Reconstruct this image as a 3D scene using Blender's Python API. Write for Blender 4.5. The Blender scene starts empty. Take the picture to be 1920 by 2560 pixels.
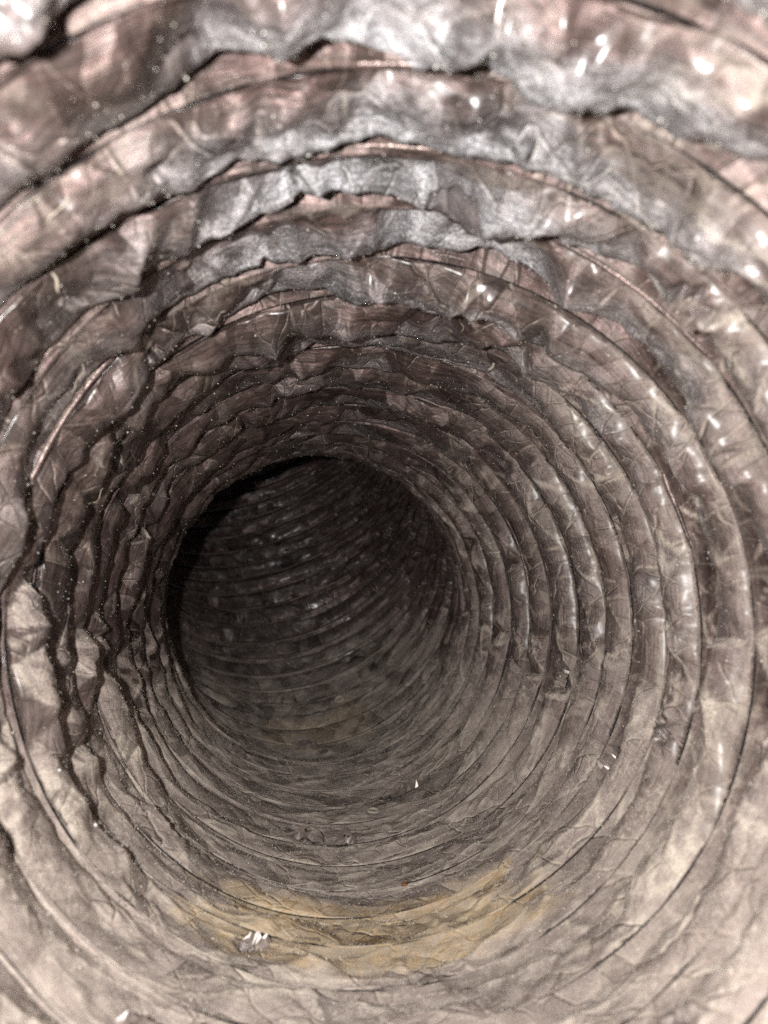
import bpy, math, random
import numpy as np
from mathutils import Vector, Matrix

# ------------------------------------------------------------------ camera, world, lamp, exposure
C = bpy.context.scene.collection
SC = bpy.context.scene
R = 0.10                                   # radius of the duct, metres
cam_d = bpy.data.cameras.new('camera')
cam = bpy.data.objects.new('camera', cam_d); C.objects.link(cam)
cam.location = (0, 0, 0)
cam.rotation_euler = (math.radians(90 + 7.35), 0, math.radians(-1.0))
cam_d.sensor_fit = 'VERTICAL'; cam_d.sensor_height = 36.0; cam_d.lens = 27.05
cam_d.clip_start = 0.004; cam_d.clip_end = 20
cam_d.dof.use_dof = True; cam_d.dof.focus_distance = 0.33; cam_d.dof.aperture_fstop = 13.0
SC.camera = cam
w = bpy.data.worlds.new('World'); SC.world = w; w.use_nodes = True
w.node_tree.nodes['Background'].inputs[0].default_value = (0.8, 0.85, 1, 1)
w.node_tree.nodes['Background'].inputs[1].default_value = 0.01
fl = bpy.data.lights.new('flash', 'POINT'); fl.energy = 3.0; fl.shadow_soft_size = 0.0035
fl.color = (1.0, 0.985, 0.962)
flo = bpy.data.objects.new('flash', fl); C.objects.link(flo); flo.location = (-0.035, -0.002, 0.008)
SC.view_settings.view_transform = 'Standard'; SC.view_settings.look = 'None'
SC.view_settings.exposure = 0.34; SC.view_settings.gamma = 1.0
SC.cycles.use_denoising = False
SC.cycles.max_bounces = 4; SC.cycles.diffuse_bounces = 3; SC.cycles.glossy_bounces = 2
SC.cycles.use_adaptive_sampling = True; SC.cycles.adaptive_threshold = 0.02
SC.cycles.sample_clamp_indirect = 4.0

rng = np.random.default_rng(11)
random.seed(5)

# ------------------------------------------------------------------ centre line of the duct
# (u right, depth, v up) in units of R; y is depth
cpts = np.array([(0, 0.0, 0), (0, 1.5, 0), (-.02, 2.5, 0), (-.10, 3.4, 0), (-.26, 4.4, .02), (-.37, 4.9, .13),
                 (-.54, 5.3, .44), (-.74, 5.56, .92), (-.97, 5.70, 1.5), (-1.2, 5.78, 2.1), (-1.5, 5.82, 2.9)])
def catmull(p, n=60):
    q = np.vstack([2*p[0]-p[1], p, 2*p[-1]-p[-2]]); out = []
    for i in range(1, len(q)-2):
        t = np.linspace(0, 1, n, endpoint=False)[:, None]
        a, b, c, d = q[i-1], q[i], q[i+1], q[i+2]
        out.append(.5*((2*b)+(c-a)*t+(2*a-5*b+4*c-d)*t**2+(3*b-a-3*c+d)*t**3))
    out.append(p[-1:]); return np.vstack(out)
cl = catmull(cpts)
seg = np.linalg.norm(np.diff(cl, axis=0), axis=1); arc = np.concatenate([[0], np.cumsum(seg)])
S = np.arange(0, arc[-1], 0.01)
cl = np.stack([np.interp(S, arc, cl[:, k]) for k in range(3)], 1)
T = np.gradient(cl, axis=0); T /= np.linalg.norm(T, axis=1)[:, None]
N = np.zeros_like(T); N[0] = (1, 0, 0)
for i in range(1, len(S)):
    n = N[i-1] - T[i]*np.dot(N[i-1], T[i]); N[i] = n/np.linalg.norm(n)
B = np.cross(N, T)                          # up
def lerp3(A, s): return np.stack([np.interp(s, S, A[:, k]) for k in range(3)], -1)
def place(s, th, r):
    """point of the duct at arc length s, angle th (0 = right, 90 deg = up), radius r (units of R) -> metres"""
    p = lerp3(cl, s); n = lerp3(N, s); b = lerp3(B, s)
    return (p + r[..., None]*(np.cos(th)[..., None]*n + np.sin(th)[..., None]*b))*R

# ------------------------------------------------------------------ noises
def hash2(i, j, k=0):
    i = i.astype(np.int64); j = j.astype(np.int64)
    h = (i*374761393 + j*668265263 + k*2147483647 + 1013904223) & 0xFFFFFFFF
    h = ((h ^ (h >> 13))*1274126177) & 0xFFFFFFFF
    h = ((h ^ (h >> 16))*2246822519) & 0xFFFFFFFF
    h = h ^ (h >> 15)
    return (h & 0xFFFFFF)/float(0x1000000)
def vnoise(x, y, k=0):
    i = np.floor(x); j = np.floor(y); f = x-i; g = y-j
    f = f*f*(3-2*f); g = g*g*(3-2*g)
    a = hash2(i, j, k); b = hash2(i+1, j, k); c = hash2(i, j+1, k); d = hash2(i+1, j+1, k)
    return (a*(1-f)+b*f)*(1-g)+(c*(1-f)+d*f)*g
def fbm(x, y, k=0, o=3):
    v = 0; a = .5; t = 0
    for q in range(o):
        v = v+a*vnoise(x, y, k+q*7); t += a; x = x*2.03+3.1; y = y*2.03+1.7; a *= .5
    return v/t
def lin1(x, k=0):
    """piecewise linear zigzag through random values, 0..1"""
    i = np.floor(x); f = x-i; z = np.zeros_like(i)+k
    return hash2(i, z, 3)*(1-f)+hash2(i+1, z, 3)*f
def jag(x, k=0):
    """irregular zigzag: knots unevenly spaced"""
    return lin1(x+.42*np.sin(x*2.3+k), k)
def crumple(x, y, k=0, tilt=1.0):
    """crumpled sheet: shallow concave pans that meet in sharp ridges; returns height and distance to the nearest ridge"""
    ci = np.floor(x); cj = np.floor(y)
    f1 = np.full(x.shape, 9e9); f2 = np.full(x.shape, 9e9)
    for di in (-1, 0, 1):
        for dj in (-1, 0, 1):
            i = ci+di; j = cj+dj
            px = i+.12+.76*hash2(i, j, k); py = j+.12+.76*hash2(i, j, k+1)
            dx = x-px; dy = y-py
            v = .35*hash2(i, j, k+2) + dx*dx+dy*dy + tilt*((hash2(i, j, k+3)-.5)*dx + (hash2(i, j, k+4)-.5)*dy)
            f2 = np.where(v < f1, f1, np.minimum(f2, v)); f1 = np.minimum(f1, v)
    return f1, f2-f1
def sstep(a, b, x):
    t = np.clip((x-a)/(b-a), 0, 1); return t*t*(3-2*t)

# ------------------------------------------------------------------ helix of folds
S0 = 0.452                                   # where the duct's mouth is
def pitch_at(x): return np.interp(x, [0, 3.2, 4.2, 5.0, 9], [.25, .25, .20, .100, .095])   # spacing of the coil, squeezed in the bend
_st = [S0]
while _st[-1] < S[-1]-.25:
    h_ = _st[-1]
    for _q in range(20): h_ += pitch_at(h_)/20
    _st.append(h_)
_st = np.array(_st); NT = len(_st)-2
TH0 = math.radians(-52)                      # where each turn starts
def wob(phi, k):                             # slow wobble of the wire along the coil, the same for both folds that meet on it
    return (vnoise(phi*.9, phi*0, k)-.5)
def wire_sr(phi):
    s = np.interp(phi/(2*math.pi), np.arange(len(_st)), _st)
    r = np.interp(s, [0, 3.2, 4.45, 5.3, 9], [1, 1, .89, 1, 1]) + .016*wob(phi*1.2, 52)*2*np.minimum(1, pitch_at(s)/.2)
    s = s + .10*pitch_at(s)*wob(phi, 51)
    return s, r
def flatness(th):
    """0 on the dusty floor of the duct, 1 on the ceiling and the left side"""
    up = np.sin(th)
    f = sstep(-.95, -.25, up)
    return .13+.87*f
def side_right(th): return sstep(.2, .95, np.cos(th))

BARE = ((-70, 3.88, 7, .05), (-101, 3.48, 6, .07), (-92, 3.42, 4, .06), (-31, 2.6, 6, .05), (-17, 3.3, 6, .05), (2, 2.93, 14, .028), (120, 1.88, 4, .06), (127, 1.81, 3, .07),
        (130, 2.13, 4, .06), (148, 1.80, 3.5, .07), (157, 2.06, 3, .07), (42, 1.62, 4, .08), (-54, 1.56, 4, .06), (-120, 1.72, 3.5, .06), (-113, 1.78, 3, .06), (-156, 2.08, 5, .05),
        (-110, 2.35, 4.5, .04), (-40, 2.35, 5, .035), (-24, 2.3, 4, .05), (30, 2.2, 9, .025), (-172, 2.1, 3, .05), (172, 2.5, 3, .06), (140, 3.0, 4, .05), (150, 3.4, 5, .06), (75, 3.5, 5, .06), (100, 3.7, 5, .06), (165, 3.7, 6, .07))
def fold_grid(phi, t, far):
    """phi (columns), t (rows 0..1) -> positions, attributes"""
    P, Tt = np.meshgrid(phi, t, indexing='ij')
    th = P + TH0
    tz = Tt
    bendz = sstep(4.7, 5.7, wire_sr(P)[0]); A = np.maximum(flatness(th), 0.8*bendz)
    right = side_right(th)
    s_a, r_a = wire_sr(P); s_b, r_b = wire_sr(P+2*math.pi)
    pr = (s_b-s_a)/.25; pr = pr*(1+.8*sstep(4.5, 5.2, s_a))
    # where the lip of the fold hangs, zigzagging along the turn
    z1 = jag(P*3.1, 5)-.5; z2 = jag(P*9.5, 9)-.5; z3 = jag(P*23., 13)-.5
    crk = 1-.55*right
    notch = np.maximum(0, jag(P*6.7, 17)-.62)/.38
    lip = .66-.05*right + (.20*z1 + .25*z2*crk + .11*z3*crk - .12*notch*crk)*(.55+.45*A)*(1-.35*sstep(.05, .75, -np.cos(th)))
    left = sstep(.05, .75, -np.cos(th)); tight = np.maximum(left, sstep(1.9, 3.0, s_a)*.8)*(1-.85*right)
    lip = lip + (.84+.12*left+(.12*z2+.08*z3)*(1-.4*left)-lip)*.88*tight
    lip = np.clip(lip, .42, 1.06)
    dep = (.118 + (.075*(jag(P*2.2, 21)-.5) + .04*(jag(P*7.7, 23)-.5)*crk)*(1-.75*sstep(.05, .75, -np.cos(th))))*A     # how far it hangs inward
    quiet = 1-(1-sstep(.13, .6, A))*(1-.95*sstep(.42, .60, fbm(P*2.3, P*0+tz*0, 333, 2)))
    dep = np.maximum(dep*.55*np.clip(1.75/s_a, .4, 1.1)*(1-.25*left)*(1-.35*right)*quiet, .0012)
    val = (.100 + .03*(jag(P*6., 31)-.5))*A*(1-.50*tight)*(1-.70*right)*(1-.75*left)*quiet                                       # depth of the valley behind the lip
    tw, tl, tv = .06, .66, .86
    f = np.clip((tz-tw)/(tl-tw), 0, 1)
    conv = np.maximum(left, .8*right); dep = dep*(1-.8*conv)
    face_r = -dep*(.12*f+.88*f**2.4) - (.048*.8*right+.022*left+.027)*A*np.sin(np.pi*f**.85); face_s = lip*(tw+(1-tw)*f)
    g = np.clip((tz-tl)/(tv-tl), 0, 1)
    back_r = -dep+(dep+val)*g**.8;   bk = np.minimum(.93+.05*left, lip+.12-.07*left); back_s = lip+(bk-lip)*g
    h = np.clip((tz-tv)/(1-tv), 0, 1)
    va_r = val*(1-h);                va_s = bk+(1-bk)*h
    rr = pr*np.where(tz <= tl, face_r, np.where(tz <= tv, back_r, va_r))
    ss = np.where(tz <= tl, face_s, np.where(tz <= tv, back_s, va_s))
    # places where the dust has been wiped off and the bare film shines
    deg = np.degrees((th+math.pi) % (2*math.pi)-math.pi)
    s_n = s_a+(s_b-s_a)*tz
    en = fbm(P*8, s_n*14, 160, 4)-.5
    bare = np.zeros_like(tz)
    for (a, sp, ra, rs) in BARE:
        q = ((deg-a)/ra)**2+((s_n-sp)/rs)**2
        bare = np.maximum(bare, 1-sstep(.25, 1.2, q+4.5*en+.2))
    bare = np.maximum(bare, sstep(.745, .80, fbm(P*6.1, tz*2+P*.9, 310, 3))*.7*sstep(.3, .8, A)*(1-right))
    bare = np.maximum(bare, sstep(.66, .72, fbm(P*5, tz*2+P*.9, 377, 3))*sstep(4.7, 5.2, s_n))
    # crumples: diagonal creases between wire and lip make flat facets, a few irregular pans lie over them
    mid = np.sin(np.pi*np.clip(tz, 0, 1))**.6
    loose = (1-.68*right)
    sk = .75*(vnoise(P*1.3, tz*0, 71)-.3)
    k1 = jag(P*4.1+2.6*sk*tz, 101)-.5; k2 = jag(P*5.7-2.2*tz*(.4+vnoise(P*.9, tz*0, 72)), 103)-.5
    k3 = jag(P*13-2.0*tz, 105)-.5; k4 = jag(P*15+2.4*tz+1.5*k1, 107)-.5
    x = P*3.6; y = tz*1.3
    c1, e1 = crumple(x+y*1.3+.5*vnoise(P*3, tz*2, 77), y*1.15-.35*x+.4*vnoise(P*5, tz*3, 78), 40, 1.5)
    c2, e2 = crumple(x*2.3-y*1.6, y*1.9+.6*x, 60, 1.4)
    c3, e3 = crumple(x*6.5+y*2., y*5.-1.3*x, 80, 1.2)
    wide = (.34+.66*A)*loose
    cr = wide*(.100*k1 + .095*k2 + .038*k3 + .036*k4) + .050*(c1-.35)*wide + (.014*(.3+.7*A)*loose + .060*bare)*(c2-.35) + (.0015 + .012*bare)*(c3-.35)
    cr += bare*.055*np.abs(2*((s_n*13+1.5*k3+2.2*fbm(P*9, s_n*9, 350, 2)) % 1)-1)
    d = jag(P*4.3, 91); dent = np.maximum(0, d-.72)/.28
    cr *= (1-(.30+.55*tight)*sstep(.44, .66, tz))*(1+.35*left*(1-sstep(.1, .6, -np.sin(th))))
    cr *= np.clip(2.1/s_a, .42, 1)*(1-.42*left)
    rr = rr - pr*(.013-.006*right)*(.08+.92*A)*(np.exp(-(tz/.055)**2)+np.exp(-((1-tz)/.055)**2)) - pr*(.008*(1-left)*A)*np.sin(np.pi*np.clip(tz/tl, 0, 1))
    rr = rr + pr*(cr + .075*dent*A*np.sin(np.pi*np.clip(tz/tl, 0, 1)))*mid
    ss = ss + (.03*(c2-.35)+.08*(c1-.35)+.10*k1*k2)*mid*A
    # small smooth waves of the floor
    rr += (1-A)*.030*(fbm(P*2.0, tz*.0+P*.31, 95)-.5)*mid
    rr += .0006*(fbm(P*34, tz*9, 97)-.5)*mid
    sn_ = s_a+(s_b-s_a)*tz
    l1 = np.abs(fbm(P*.9+sn_*1.2, sn_*6.5-P*2.0, 210, 3)-.5); l2 = np.abs(fbm(P*1.5-sn_*1.4, sn_*9+P*1.7, 220, 3)-.5)
    rr -= (.008*(1-sstep(0, .05, l1))+.005*(1-sstep(0, .045, l2)))*np.maximum(1-.8*A, .8*right)*mid
    s = s_a + (s_b-s_a)*ss
    r = r_a*(1-tz)+r_b*tz + rr
    V = place(s, th, r)
    # ---- attributes
    dx = np.gradient(V, axis=0); dy = np.gradient(V, axis=1)
    nrm = np.cross(dx, dy); nrm /= np.maximum(np.linalg.norm(nrm, axis=2), 1e-12)[..., None]
    cen = lerp3(cl, s)*R - V
    nrm *= np.sign((nrm*cen).sum(2))[..., None]
    nz = nrm[..., 2]
    low = -np.sin(th)
    nn = fbm(P*5, tz*2.2+P*.7, 120, 4)-.5
    tan = sstep(.10, .50, nz + .30*nn + .16*low*(1-sstep(4.9, 6.0, s)) + .07*left)                    # dust that has settled on what looks upward
    floor = sstep(.15, .75, low+.35*nn)*(1-bendz)
    ridge = (1-sstep(.0, .075, e1)) * .9 + (1-sstep(0, .10, e2))*.45
    line = np.maximum(1-sstep(.004, .026, l1), .8*(1-sstep(.004, .028, l2)))
    ridge = np.clip(np.maximum(ridge*.6, line), 0, 1)
    grey = sstep(.12, .60, tz+.30*nn*2-.12*z1)*(1-sstep(tl-.02, tl+.10, tz))
    grey *= (1-.7*left)*(1-.72*sstep(1.6, 3.2, s))*(1-.35*right)  # thinning with depth paints the flash fall-off into the dust colour
    grey *= sstep(.08, .45, fbm(P*3.1+9, tz*1.2+P*.2, 140, 3)+.12)
    # yellow dried-water stain on the floor
    def patch(a0, a1, d0, d1, tiltd):
        a = (deg-a0)/(a1-a0); d_ = (s-(d0+tiltd*(a-.5))-en*.16)/(d1-d0)
        aa = a+en*.34
        return sstep(0, .10, aa)*sstep(0, .10, 1-aa)*sstep(0, .16, d_)*sstep(0, .16, 1-d_)
    stain = np.maximum(patch(-122, -55, 2.24, 2.80, .0), 0.5*patch(-108, -62, 4.72, 5.0, .1))
    tan = tan*(1-.86*sstep(4.5, 5.6, s)); stain = stain*.8  # darkness of the bend painted in by taking tan dust away
    groove = sstep(tl-.02, tl+.06, tz)*(1-sstep(.94, 1.0, tz))*sstep(.3, .8, A); tan = tan*(1-.75*groove)  # groove shade painted in: less dust behind the lip
    thin = (1-.9*groove)*(.08+.25*right+.5*right*(1-sstep(.06, .2, tz))+.07*left)*(1-.35*sstep(2, 3.5, s))*(1-.92*sstep(4.4, 5.2, s))  # dust veil cut in grooves and with depth, painting their shade
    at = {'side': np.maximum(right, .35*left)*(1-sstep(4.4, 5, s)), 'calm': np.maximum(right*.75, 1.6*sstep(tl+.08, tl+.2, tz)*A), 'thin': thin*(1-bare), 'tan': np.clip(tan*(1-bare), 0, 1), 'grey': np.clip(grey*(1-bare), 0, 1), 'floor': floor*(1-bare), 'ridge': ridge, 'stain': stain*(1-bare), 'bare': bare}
    return V, at, nrm, P, s

# ------------------------------------------------------------------ materials
class NT_:
    def __init__(s, name):
        s.m = bpy.data.materials.new(name); s.m.use_nodes = True; s.t = s.m.node_tree; s.t.nodes.clear()
        s.out = s.n('ShaderNodeOutputMaterial')
    def n(s, k, **kw):
        x = s.t.nodes.new(k)
        for a, v in kw.items(): setattr(x, a, v)
        return x
    def l(s, a, b): s.t.links.new(a, b)
    def val(s, sock, v):
        if hasattr(v, 'is_output'): s.l(v, sock)
        else: sock.default_value = v
    def math(s, op, a, b=0.0, clamp=False):
        x = s.n('ShaderNodeMath', operation=op, use_clamp=clamp); s.val(x.inputs[0], a); s.val(x.inputs[1], b); return x.outputs[0]
    def ramp(s, f, a, b, lo=0.0, hi=1.0):
        x = s.n('ShaderNodeMapRange', interpolation_type='SMOOTHSTEP'); s.val(x.inputs[0], f)
        x.inputs[1].default_value = a; x.inputs[2].default_value = b; x.inputs[3].default_value = lo; x.inputs[4].default_value = hi; return x.outputs[0]
    def mix(s, f, a, b):
        x = s.n('ShaderNodeMix', data_type='RGBA'); s.val(x.inputs[0], f); s.val(x.inputs[6], a); s.val(x.inputs[7], b); return x.outputs[2]
    def mixf(s, f, a, b):
        x = s.n('ShaderNodeMix', data_type='FLOAT'); s.val(x.inputs[0], f); s.val(x.inputs[2], a); s.val(x.inputs[3], b); return x.outputs[0]
    def attr(s, n): return s.n('ShaderNodeAttribute', attribute_name=n).outputs['Fac']
    def noise(s, vec, scale, det=2.0, rough=.5):
        x = s.n('ShaderNodeTexNoise'); s.l(vec, x.inputs['Vector']); x.inputs['Scale'].default_value = scale
        x.inputs['Detail'].default_value = det; x.inputs['Roughness'].default_value = rough; return x.outputs['Fac']

def foil_material():
    g = NT_('dusty_foil')
    uv = g.n('ShaderNodeUVMap', uv_map='UVMap').outputs[0]
    ob = g.n('ShaderNodeTexCoord').outputs['Object']
    tan, grey, floor, ridge, stain, bare = [g.attr(k) for k in ('tan', 'grey', 'floor', 'ridge', 'stain', 'bare')]
    mp = g.n('ShaderNodeMapping'); g.l(uv, mp.inputs[0]); mp.inputs['Scale'].default_value = (1.1, 26, 1)
    streak = g.noise(mp.outputs[0], 6.0, 5.0, .65)                     # drawn striations that run round the duct
    n_l = g.noise(ob, 45, 5, .65); n_m = g.noise(ob, 380, 4, .65); n_f = g.noise(ob, 2100, 2, .7); n_x = g.noise(ob, 3000, 1, .5)
    # angular facets of the crinkled film: each cell is tilted its own way
    uvw = g.n('ShaderNodeVectorMath', operation='ADD'); g.l(uv, uvw.inputs[0])
    nd = g.n('ShaderNodeTexNoise'); g.l(uv, nd.inputs['Vector']); nd.inputs['Scale'].default_value = 7
    ns = g.n('ShaderNodeVectorMath', operation='SCALE'); g.l(nd.outputs['Color'], ns.inputs[0]); ns.inputs['Scale'].default_value = .10
    g.l(ns.outputs[0], uvw.inputs[1])
    geo = g.n('ShaderNodeNewGeometry').outputs['Normal']; nrm = geo; crease = None
    for (sx, sy, rot, sc, amp) in ((3.2, 9.5, .62, 1.0, .66), (6.5, 19, -.8, 1.0, .50), (14, 34, .25, 1.0, .28)):
        m1 = g.n('ShaderNodeMapping'); g.l(uvw.outputs[0], m1.inputs[0]); m1.inputs['Rotation'].default_value = (0, 0, rot)
        m2 = g.n('ShaderNodeMapping'); g.l(m1.outputs[0], m2.inputs[0]); m2.inputs['Scale'].default_value = (sx, sy, 1)
        v2 = g.n('ShaderNodeTexVoronoi', feature='F1', voronoi_dimensions='2D'); g.l(m2.outputs[0], v2.inputs['Vector']); v2.inputs['Scale'].default_value = sc
        if sx < 10:
            e2 = g.n('ShaderNodeTexVoronoi', feature='DISTANCE_TO_EDGE', voronoi_dimensions='2D'); g.l(m2.outputs[0], e2.inputs['Vector']); e2.inputs['Scale'].default_value = sc
            ln = g.math('MULTIPLY', g.ramp(e2.outputs['Distance'], .0, .055 if sx < 5 else .075, 1, 0), g.ramp(n_l, .42, .58, 0, 1))
            crease = ln if crease is None else g.math('MAXIMUM', crease, g.math('MULTIPLY', ln, .7))
        d2 = g.n('ShaderNodeVectorMath', operation='SUBTRACT'); g.l(v2.outputs['Color'], d2.inputs[0]); d2.inputs[1].default_value = (.5, .5, .5)
        s2 = g.n('ShaderNodeVectorMath', operation='SCALE'); g.l(d2.outputs[0], s2.inputs[0]); g.l(g.mixf(g.math('MAXIMUM', floor, g.attr('calm')), amp, amp*.50), s2.inputs['Scale'])
        a2 = g.n('ShaderNodeVectorMath', operation='ADD'); g.l(nrm, a2.inputs[0]); g.l(s2.outputs[0], a2.inputs[1]); nrm = a2.outputs[0]
    nn2 = g.n('ShaderNodeVectorMath', operation='NORMALIZE'); g.l(nrm, nn2.inputs[0])
    film = g.mix(g.ramp(streak, .34, .66), (.030, .019, .017, 1), (.130, .081, .074, 1))
    film = g.mix(g.ramp(n_l, .45, .70, 0, .7), film, (.060, .044, .040, 1))
    # fine grey dust that clings to the film, with depth shade painted in
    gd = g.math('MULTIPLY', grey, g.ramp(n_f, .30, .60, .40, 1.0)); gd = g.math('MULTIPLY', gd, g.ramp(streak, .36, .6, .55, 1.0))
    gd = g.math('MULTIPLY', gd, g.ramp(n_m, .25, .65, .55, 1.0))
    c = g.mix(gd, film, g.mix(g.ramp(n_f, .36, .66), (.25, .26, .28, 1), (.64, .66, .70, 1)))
    # tan dust on ledges and floor, cut where groove and bend shade is painted
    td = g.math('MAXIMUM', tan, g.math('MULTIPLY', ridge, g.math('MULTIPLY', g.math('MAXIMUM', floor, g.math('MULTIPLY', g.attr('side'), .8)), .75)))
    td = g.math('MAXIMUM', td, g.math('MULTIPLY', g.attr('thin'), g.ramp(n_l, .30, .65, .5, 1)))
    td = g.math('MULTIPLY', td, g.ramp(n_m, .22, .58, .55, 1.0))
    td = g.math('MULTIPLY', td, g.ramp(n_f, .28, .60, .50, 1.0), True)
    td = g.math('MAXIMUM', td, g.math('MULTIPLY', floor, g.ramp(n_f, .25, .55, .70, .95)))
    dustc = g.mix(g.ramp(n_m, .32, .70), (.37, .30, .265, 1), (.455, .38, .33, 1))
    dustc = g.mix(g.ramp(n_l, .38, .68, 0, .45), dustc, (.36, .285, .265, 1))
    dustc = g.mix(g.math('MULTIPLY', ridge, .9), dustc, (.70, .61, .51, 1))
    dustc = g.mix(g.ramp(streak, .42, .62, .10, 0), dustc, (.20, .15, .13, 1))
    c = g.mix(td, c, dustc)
    sp = g.math('MULTIPLY', g.ramp(n_x, .60, .70), g.math('ADD', g.math('MULTIPLY', td, .5), g.math('MULTIPLY', gd, .6)), True)
    c = g.mix(sp, c, (.88, .85, .78, 1))
    c = g.mix(g.math('MULTIPLY', crease, g.mixf(g.math('MAXIMUM', floor, g.attr('side')), .14, .36)), c, (.56, .47, .385, 1))
    sd = g.ramp(n_x, .34, .26); c = g.mix(g.math('MULTIPLY', sd, g.math('MULTIPLY', td, .8)), c, (.06, .045, .04, 1))
    st = g.mix(g.ramp(n_m, .35, .65), (.64, .47, .25, 1), (.59, .47, .33, 1))
    st = g.mix(g.ramp(g.noise(ob, 120, 5, .7), .50, .66, 0, .9), st, (.58, .36, .13, 1))
    c = g.mix(g.math('MULTIPLY', stain, g.ramp(n_l, .3, .6, .5, .85)), c, st)
    dust_all = g.math('MAXIMUM', g.math('MAXIMUM', td, gd), stain, True)
    c = g.mix(g.math('MULTIPLY', bare, .3), c, (.20, .175, .17, 1))
    bs = g.n('ShaderNodeBsdfPrincipled')
    g.l(c, bs.inputs['Base Color'])
    rough = g.mixf(gd, g.ramp(n_m, .3, .7, .36, .52), .66); solid = g.math('MAXIMUM', td, stain, True)
    rough = g.mixf(solid, rough, .88)
    rough = g.mixf(bare, rough, .26)
    g.l(rough, bs.inputs['Roughness'])
    g.l(g.mixf(bare, g.mixf(solid, g.mixf(gd, .55, .35), 0.0), .12), bs.inputs['Metallic'])
    g.l(g.mixf(solid, .5, .12), bs.inputs['Specular IOR Level'])
    coat = g.mixf(bare, g.math('MULTIPLY', g.math('SUBTRACT', 1.0, dust_all, True), .35), 1.0); coat = g.math('MULTIPLY', coat, g.math('SUBTRACT', 1.0, g.math('MULTIPLY', g.attr('calm'), .8), True)); g.l(coat, bs.inputs['Coat Weight']); bs.inputs['Coat Roughness'].default_value = .20
    # relief: crinkles of the film, grain of the dust
    h = g.math('MULTIPLY', n_m, g.mixf(bare, .00026, .0002))
    h = g.math('ADD', h, g.math('MULTIPLY', crease, .0006))
    h = g.math('ADD', h, g.math('MULTIPLY', streak, .0004))
    h = g.math('ADD', h, g.math('MULTIPLY', n_f, g.mixf(dust_all, .00004, .00013)))
    bp = g.n('ShaderNodeBump'); bp.inputs['Strength'].default_value = .8; bp.inputs['Distance'].default_value = 1.0; g.l(nn2.outputs[0], bp.inputs['Normal'])
    g.l(h, bp.inputs['Height']); g.l(bp.outputs[0], bs.inputs['Normal'])
    g.l(bs.outputs[0], g.out.inputs[0]); return g.m
FOIL = foil_material()

def wire_material():
    g = NT_('foil_over_wire'); ob = g.n('ShaderNodeTexCoord').outputs['Object']
    n1 = g.noise(ob, 60, 4, .6); n2 = g.noise(ob, 900, 2, .6)
    up = g.n('ShaderNodeSeparateXYZ'); g.l(g.n('ShaderNodeNewGeometry').outputs['Normal'], up.inputs[0])
    d = g.math('MULTIPLY', g.ramp(g.math('ADD', up.outputs[2], g.math('MULTIPLY', n1, .8)), .35, .9), g.ramp(n2, .3, .6, .5, 1), True)
    c = g.mix(g.ramp(n1, .4, .6), (.06, .040, .035, 1), (.19, .135, .12, 1)); c = g.mix(d, c, (.34, .29, .24, 1))
    bs = g.n('ShaderNodeBsdfPrincipled'); g.l(c, bs.inputs['Base Color']); g.l(g.mixf(d, .33, .85), bs.inputs['Roughness']); g.l(g.mixf(d, .4, 0), bs.inputs['Metallic'])
    bp = g.n('ShaderNodeBump'); bp.inputs['Strength'].default_value = .5; bp.inputs['Distance'].default_value = .0006
    g.l(n2, bp.inputs['Height']); g.l(bp.outputs[0], bs.inputs['Normal'])
    g.l(bs.outputs[0], g.out.inputs[0]); return g.m
WIRE = wire_material()
def plain(name, col, rough=.7, metal=0.0, spec=.5, alpha=1.0):
    g = NT_(name); ob = g.n('ShaderNodeTexCoord').outputs['Object']; n1 = g.noise(ob, 700, 3, .6)
    c = g.mix(n1, tuple(x*.65 for x in col)+(1,), tuple(min(1, x*1.25) for x in col)+(1,))
    bs = g.n('ShaderNodeBsdfPrincipled'); g.l(c, bs.inputs['Base Color']); bs.inputs['Roughness'].default_value = rough
    bs.inputs['Metallic'].default_value = metal; bs.inputs['Specular IOR Level'].default_value = spec; bs.inputs['Alpha'].default_value = alpha
    g.l(bs.outputs[0], g.out.inputs[0]); return g.m

# ------------------------------------------------------------------ mesh helper
def grid_mesh(name, V, at=None, UV=None, smooth=True, closed_cols=False):
    a, b = V.shape[:2]
    me = bpy.data.meshes.new(name); nv = a*b
    idx = np.arange(nv).reshape(a, b)
    if closed_cols: idx2 = np.concatenate([idx, idx[:, :1]], 1)
    else: idx2 = idx
    q = np.stack([idx2[:-1, :-1], idx2[:-1, 1:], idx2[1:, 1:], idx2[1:, :-1]], -1).reshape(-1, 4)
    nf = len(q)
    me.vertices.add(nv); me.vertices.foreach_set('co', V.reshape(-1).astype(np.float32))
    me.loops.add(nf*4); me.loops.foreach_set('vertex_index', q.reshape(-1).astype(np.int32))
    me.polygons.add(nf); me.polygons.foreach_set('loop_start', np.arange(0, nf*4, 4, dtype=np.int32))
    me.update(calc_edges=True)
    me.polygons.foreach_set('use_smooth', np.full(nf, smooth))
    if at:
        for k, v in at.items():
            A_ = me.attributes.new(k, 'FLOAT', 'POINT'); A_.data.foreach_set('value', v.reshape(-1).astype(np.float32))
    if UV is not None:
        u = me.uv_layers.new(name='UVMap'); u.data.foreach_set('uv', UV.reshape(-1, 2)[q.reshape(-1)].reshape(-1).astype(np.float32))
    return me
def link(name, me, mat, parent=None, smooth=None):
    o = bpy.data.objects.new(name, me); C.objects.link(o); me.materials.append(mat); o.parent = parent; return o
def tag(o, label, cat=None, group=None, kind=None):
    if label: o['label'] = label
    if cat: o['category'] = cat
    if group: o['group'] = group
    if kind: o['kind'] = kind
    return o

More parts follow.
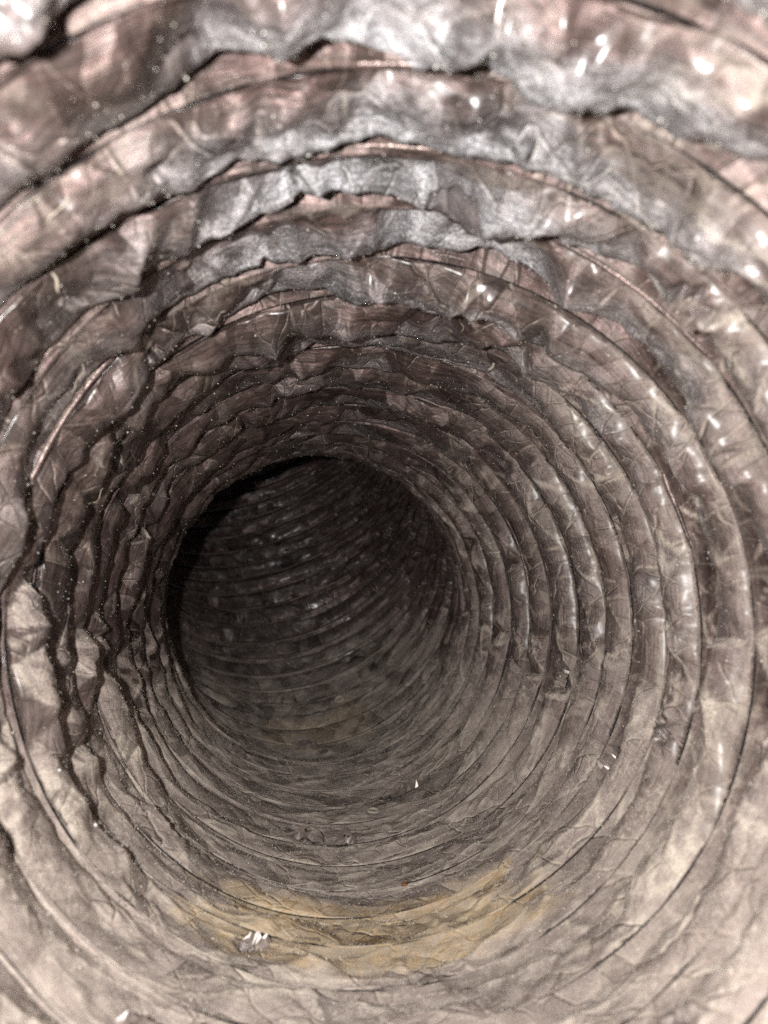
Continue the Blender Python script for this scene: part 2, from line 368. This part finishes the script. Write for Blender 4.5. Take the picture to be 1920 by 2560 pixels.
# ------------------------------------------------------------------ the duct
duct = bpy.data.objects.new('flexible_duct', None); C.objects.link(duct)
duct.location = (0, S0*R, -R)
tag(duct, 'dusty crinkled brown foil flexible duct seen from inside, bending up to the left', 'duct')
bpy.context.view_layer.update()
duct_inv = np.array(duct.location)
pts_all, nrm_all, w_all, g_all = [], [], [], []
for k in range(NT):
    smid = _st[k]
    far = smid > 4.6
    npn, ntn = (1250, 35) if not far else (600, 15)
    phi = 2*math.pi*k + np.linspace(0, 2*math.pi, npn)
    u = np.linspace(0, 1, ntn); tcol = u-.055*np.sin(2*np.pi*u)-.035*np.sin(4*np.pi*u)*0
    V, at, nrm, P, s = fold_grid(phi, tcol, far)
    UV = np.stack([P*1.0, np.interp(P/(2*math.pi)+tcol[None, :], np.arange(len(_st)), _st)], -1)
    o = link('foil_fold', grid_mesh('foil_fold', V-duct_inv, at, UV), FOIL, duct)
    st = max(1, 1)
    pts_all.append(V.reshape(-1, 3)); nrm_all.append(nrm.reshape(-1, 3))
    dxx = np.linalg.norm(np.gradient(V, axis=0), axis=2)*np.linalg.norm(np.gradient(V, axis=1), axis=2)
    depth = np.maximum(V[..., 1], .03)
    w_all.append((dxx*(.25+at['tan']+.8*at['grey']+.6*at['stain'])*(depth < .75)).reshape(-1))
# the wire coil under the film
phi = np.linspace(0, 2*math.pi*NT, NT*300)
s_, r_ = wire_sr(phi)
ring = np.linspace(0, 2*math.pi, 8, endpoint=False)
fl_ = (1-flatness(phi+TH0))*(s_ < 5)
wr = (.0078-.003*fl_)*np.minimum(1, .35+.65*pitch_at(s_)/.25)
c_ = place(s_, phi+TH0, r_+.008-.016*sstep(.78, .95, vnoise(phi*2.3, phi*0, 19))-.009*sstep(4.8, 5.2, s_)+fl_*(.010+.012*vnoise(phi*2.3, phi*0, 8)))
nn_ = lerp3(N, s_); bb_ = lerp3(B, s_); rad = np.cos(phi+TH0)[:, None]*nn_+np.sin(phi+TH0)[:, None]*bb_; tt_ = lerp3(T, s_)
lump = 1+.25*(vnoise(phi*9, phi*0, 7)-.5)
V = c_[:, None, :] + R*(wr*lump)[:, None, None]*(np.cos(ring)[None, :, None]*rad[:, None, :]+np.sin(ring)[None, :, None]*tt_[:, None, :])
link('wire_coil', grid_mesh('wire_coil', V-duct_inv, closed_cols=True), WIRE, duct)

# ------------------------------------------------------------------ grit lying on the film
pts = np.vstack(pts_all); nr = np.vstack(nrm_all); ww = np.concatenate(w_all); ww /= ww.sum()
NG = 150000
ii = rng.choice(len(pts), NG, p=ww)
pos = pts[ii] + rng.normal(0, .0004, (NG, 3)); n_ = nr[ii]
size = .000085*np.exp(rng.normal(0, .5, NG)); size = np.minimum(size, .00034)
tet = np.array([(1, 1, 1), (1, -1, -1), (-1, 1, -1), (-1, -1, 1)])/1.3
q = rng.normal(size=(NG, 4)); q /= np.linalg.norm(q, axis=1)[:, None]
w0, x0, y0, z0 = q.T
RM = np.stack([1-2*(y0*y0+z0*z0), 2*(x0*y0-z0*w0), 2*(x0*z0+y0*w0), 2*(x0*y0+z0*w0), 1-2*(x0*x0+z0*z0), 2*(y0*z0-x0*w0), 2*(x0*z0-y0*w0), 2*(y0*z0+x0*w0), 1-2*(x0*x0+y0*y0)], -1).reshape(NG, 3, 3)
GV = np.einsum('nij,kj->nki', RM, tet)*size[:, None, None] + pos[:, None, :] + n_[:, None, :]*size[:, None, None]*.5
tri = np.array([(0, 1, 2), (0, 3, 1), (0, 2, 3), (1, 3, 2)])
F = (np.arange(NG)*4)[:, None, None]+tri[None]
me = bpy.data.meshes.new('dust_grit'); me.vertices.add(NG*4); me.vertices.foreach_set('co', GV.reshape(-1).astype(np.float32))
me.loops.add(NG*12); me.loops.foreach_set('vertex_index', F.reshape(-1).astype(np.int32))
me.polygons.add(NG*4); me.polygons.foreach_set('loop_start', np.arange(0, NG*12, 3, dtype=np.int32)); me.update(calc_edges=True)
GRIT = plain('pale_grit', (.80, .76, .68), .3, 0, .6)
grit = link('dust_grit', me, GRIT)
tag(grit, 'pale sparkling grains of dust scattered over the folds of the duct', None, None, 'stuff')

# ------------------------------------------------------------------ loose pieces of clear film that bridge the gaps between folds
def film_material():
    g = NT_('loose_film'); ob = g.n('ShaderNodeTexCoord').outputs['Object']
    n1 = g.noise(ob, 300, 4, .7); n2 = g.noise(ob, 2000, 2, .6)
    c = g.mix(n1, (.16, .125, .11, 1), (.42, .36, .31, 1))
    bs = g.n('ShaderNodeBsdfPrincipled'); g.l(c, bs.inputs['Base Color']); bs.inputs['Roughness'].default_value = .3
    g.l(g.math('MULTIPLY', g.ramp(n1, .3, .7, .12, .6), g.ramp(n2, .2, .7, .6, 1.0)), bs.inputs['Alpha'])
    g.l(bs.outputs[0], g.out.inputs[0]); return g.m
FILM = film_material()
for q, (deg, sm, wd, ln) in enumerate(((96, 1.72, 9, .16), (127, 1.42, 8, .20), (54, 1.33, 10, .17), (75, 1.52, 7, .16), (112, 2.0, 6, .14), (150, 1.62, 6, .18), (40, 1.7, 7, .15))):
    a = np.linspace(-1, 1, 25)[:, None]; b = np.linspace(0, 1, 9)[None, :]
    taper = 1-.75*b*(.5+.5*np.abs(a))
    th = np.radians(deg + wd*a*taper + 2.2*b)
    sv = sm-.05+ln*b*(1-.25*np.abs(a)) + .012*(jag(a*4+q*9.1, 400+q)-.5)
    r = .935+.06*b-.018*np.sin(np.pi*b)+ .030*(jag(a*5+b*2+q*7, 410+q)-.5)*np.sin(np.pi*np.clip(b, .08, .92)) + 0*a
    V = place(sv+0*r, th+0*r, r)
    link('film_flap', grid_mesh('film_flap', V-duct_inv, smooth=False), FILM, duct)

# crumpled scraps of bare film where the liner has come loose and shines
def shine_material():
    g = NT_('bare_film'); ob = g.n('ShaderNodeTexCoord').outputs['Object']
    n1 = g.noise(ob, 500, 3, .6); c = g.mix(n1, (.13, .10, .09, 1), (.36, .30, .265, 1))
    bs = g.n('ShaderNodeBsdfPrincipled'); g.l(c, bs.inputs['Base Color']); g.l(g.ramp(n1, .5, .75, .34, .75), bs.inputs['Roughness']); bs.inputs['Metallic'].default_value = .25
    bs.inputs['Coat Weight'].default_value = .5; bs.inputs['Coat Roughness'].default_value = .32
    g.l(bs.outputs[0], g.out.inputs[0]); return g.m
SHINE = shine_material()
for q, (deg, sm, wd, ln) in enumerate(((-119, 1.73, 3, .10), (-112, 1.80, 2.6, .09), (-54, 1.57, 4, .12), (-31, 2.60, 3.4, .10), (-17, 3.25, 3, .06), (-100, 3.45, 5, .09), (-90, 3.42, 3, .06), (-67, 3.86, 7, .10),
        (-108, 2.36, 2.6, .045), (43, 1.62, 2.6, .09), (-123, 4.3, 5, .08), (-93, 4.75, 5, .06))):
    na, nb = 9, 6
    A_, B_ = np.meshgrid(np.linspace(-1, 1, na), np.linspace(-1, 1, nb), indexing='ij')
    jx = rng.uniform(-.10, .10, A_.shape); jy = rng.uniform(-.16, .16, A_.shape)
    edge = np.clip(1.25-np.sqrt(A_**2+B_**2)**1.5, 0, 1)
    th = np.radians(deg+wd*(A_+jx)*(1-.25*np.abs(B_))); sv = sm+.5*ln*(B_+jy)*(1-.3*np.abs(A_))
    hgt = (rng.uniform(.0, .030, A_.shape)+.012*(np.arange(nb)[None, :] % 2))*np.clip(edge*1.6, 0, 1)
    r0 = np.interp(sm, [0, 3.2, 4.45, 5.3], [1, 1, .89, 1])
    r = r0-.004-hgt*(1 if abs(deg+90) < 70 else 1.3)-(0 if abs(deg+90) < 50 else .022)
    link('film_scrap', grid_mesh('film_scrap', place(sv, th, r)-duct_inv, smooth=False), SHINE, duct)

# ------------------------------------------------------------------ small debris that lies in the duct
PX, PNR = pts, nr
def surf(deg, s):
    """point on the film near (angle, arc length), and its inward normal"""
    p = place(np.array([s]), np.radians(np.array([float(deg)])), np.array([.95]))[0]
    d = ((PX-p)**2).sum(1); i = int(d.argmin()); n = PNR[i]
    n = Vector(n); c = Vector(p); return Vector(PX[i]), n
def axes(n, deg):
    t = n.cross(Vector((0, 1, 0))).normalized(); u = n.cross(t); a = math.radians(deg)
    return t*math.cos(a)+u*math.sin(a), u*math.cos(a)-t*math.sin(a)
def add_obj(name, verts, faces, mat, loc, smooth=True):
    me = bpy.data.meshes.new(name); me.from_pydata([tuple(Vector(v)-loc) for v in verts], [], faces); me.update()
    for f in me.polygons: f.use_smooth = smooth
    o = link(name, me, mat); o.location = loc; return o
def tube(path, rads, seg=6):
    vs, fs = [], []
    for i, p in enumerate(path):
        t = (path[min(i+1, len(path)-1)]-path[max(i-1, 0)]).normalized()
        a = t.orthogonal().normalized(); b = t.cross(a)
        for k in range(seg):
            an = 2*math.pi*k/seg; vs.append(p+(a*math.cos(an)+b*math.sin(an))*rads[i])
    for i in range(len(path)-1):
        for k in range(seg):
            k2 = (k+1) % seg; fs.append((i*seg+k, i*seg+k2, (i+1)*seg+k2, (i+1)*seg+k))
    fs.append(tuple(range(seg))[::-1]); fs.append(tuple((len(path)-1)*seg+k for k in range(seg)))
    return vs, fs
STRAW = plain('straw', (.36, .31, .25), .7); RUST = plain('rust_crumb', (.20, .085, .03), .7); PALE = plain('pale_speck', (.82, .80, .76), .5)
LINT = plain('lint', (.50, .44, .35), .8); RESID = plain('dried_residue', (.50, .45, .36), .7)
def straw(deg, s, ang, ln, rad, label, mat=STRAW, name='straw_bit'):
    p, n = surf(deg, s); a, b = axes(n, ang); p = p+n*rad*.9
    path = [p+a*ln*(k/6-.5)+b*ln*.05*math.sin(k*1.3)+n*ln*.04*math.sin(k*.9) for k in range(7)]
    vs, fs = tube(path, [rad*(.55+.45*math.sin(math.pi*(k+.6)/7.2)) for k in range(7)])
    return tag(add_obj(name, vs, fs, mat, p), label, 'debris')
def crumb(deg, s, rad, label, mat, name='crumb', flat=.6):
    p, n = surf(deg, s); a, b = axes(n, 30); c = p+n*rad*flat*.6
    vs, fs = [], []; U, W = 8, 5
    for j in range(W):
        ph = math.pi*(j+.5)/W
        for k in range(U):
            t = 2*math.pi*k/U; q = rad*random.uniform(.72, 1.2)
            vs.append(c+(a*math.cos(t)*1.25+b*math.sin(t))*math.sin(ph)*q+n*math.cos(ph)*q*flat)
    for j in range(W-1):
        for k in range(U):
            k2 = (k+1) % U; fs.append((j*U+k, j*U+k2, (j+1)*U+k2, (j+1)*U+k))
    fs.append(tuple(range(U))[::-1]); fs.append(tuple((W-1)*U+k for k in range(U)))
    return tag(add_obj(name, vs, fs, mat, c), label, 'debris')
def ringlet(deg, s, rad, label):
    p, n = surf(deg, s); a, b = axes(n, 0); vs, fs = [], []; U = 20
    for k in range(U):
        t = 2*math.pi*k/U; q = rad*random.uniform(.9, 1.12)
        for (rr, hh) in ((.65, .0), (.8, .22), (1.0, .24), (1.15, 0)):
            vs.append(p+(a*math.cos(t)+b*math.sin(t))*q*rr+n*(q*hh+.0001))
    for k in range(U):
        k2 = (k+1) % U
        for m in range(3): fs.append((k*4+m, k2*4+m, k2*4+m+1, k*4+m+1))
    return tag(add_obj('residue_ring', vs, fs, RESID, p), label, 'residue')
crumb(-80, 2.92, .0011, 'tiny rust-brown crumb lying on the dusty floor just beyond the yellow stain', RUST)
crumb(140, 4.15, .0022, 'ragged brown crumb clinging to the upper left lip of the dark bend', RUST)
crumb(-153, 2.2, .0004, 'round white speck on the lower left folds near the left edge', PALE, 'white_speck', .9)
crumb(-142, 2.28, .0005, 'smaller white speck on the lower left folds, right of the rounder one', PALE, 'white_speck', .9)
crumb(131, 1.48, .0004, 'white speck on the upper left ceiling, nearest the duct mouth', PALE, 'white_speck', .9)
straw(134, 1.60, 70, .006, .0004, 'short straw-coloured stalk stuck on the fold at upper left')
straw(62, 2.6, 80, .005, .0006, 'short tan stalk standing on the upper right ceiling fold')
straw(128, 1.36, 20, .008, .0003, 'thin tan stalk lying along the nearest ceiling fold at upper left')
ringlet(-72, 5.05, .0032, 'pale dried ring mark on the far floor beside the second yellow stain')
ringlet(-80, 3.75, .0026, 'pale dried ring mark on the floor beyond the shiny bare patches')
# lint fibres
for q, (deg, sv, ln, cu, label) in enumerate(((141, 1.95, .011, .8, 'curled pale lint fibre on the upper left folds nearest the left edge'),
        (118, 2.15, .009, -.6, 'fine lint fibre lying on the upper left ceiling folds'),
        (97, 2.6, .007, .5, 'short lint fibre on the ceiling straight above the dark bend'),
        (72, 2.3, .010, .7, 'lint fibre on the ceiling to the right of the middle'),
        (158, 2.5, .010, -.8, 'lint fibre on the left wall level with the top of the dark bend'),
        (180, 2.2, .012, .6, 'long lint fibre on the left wall level with the dark bend'),
        (202, 2.4, .009, .9, 'curled lint fibre low on the left wall'),
        (150, 3.2, .006, .4, 'tiny lint fibre on the close folds just left of the dark bend'),
        (45, 2.9, .007, -.5, 'small lint fibre on the upper right folds beside the dark bend'))):
    p, n = surf(deg, sv); a, b = axes(n, 40*q)
    path = [p+n*(.0005+.12*ln*math.sin(math.pi*k/10)+.05*ln*math.sin(k*1.1+q))+a*ln*(k/10-.5)+b*ln*(.45*cu*(k/10-.5)**2+.06*math.sin(k*.8+q)) for k in range(11)]
    vs, fs = tube(path, [.00011]*11, 4)
    tag(add_obj('lint_fibre', vs, fs, LINT, p), label, 'lint', 'lint fibres caught on the folds')
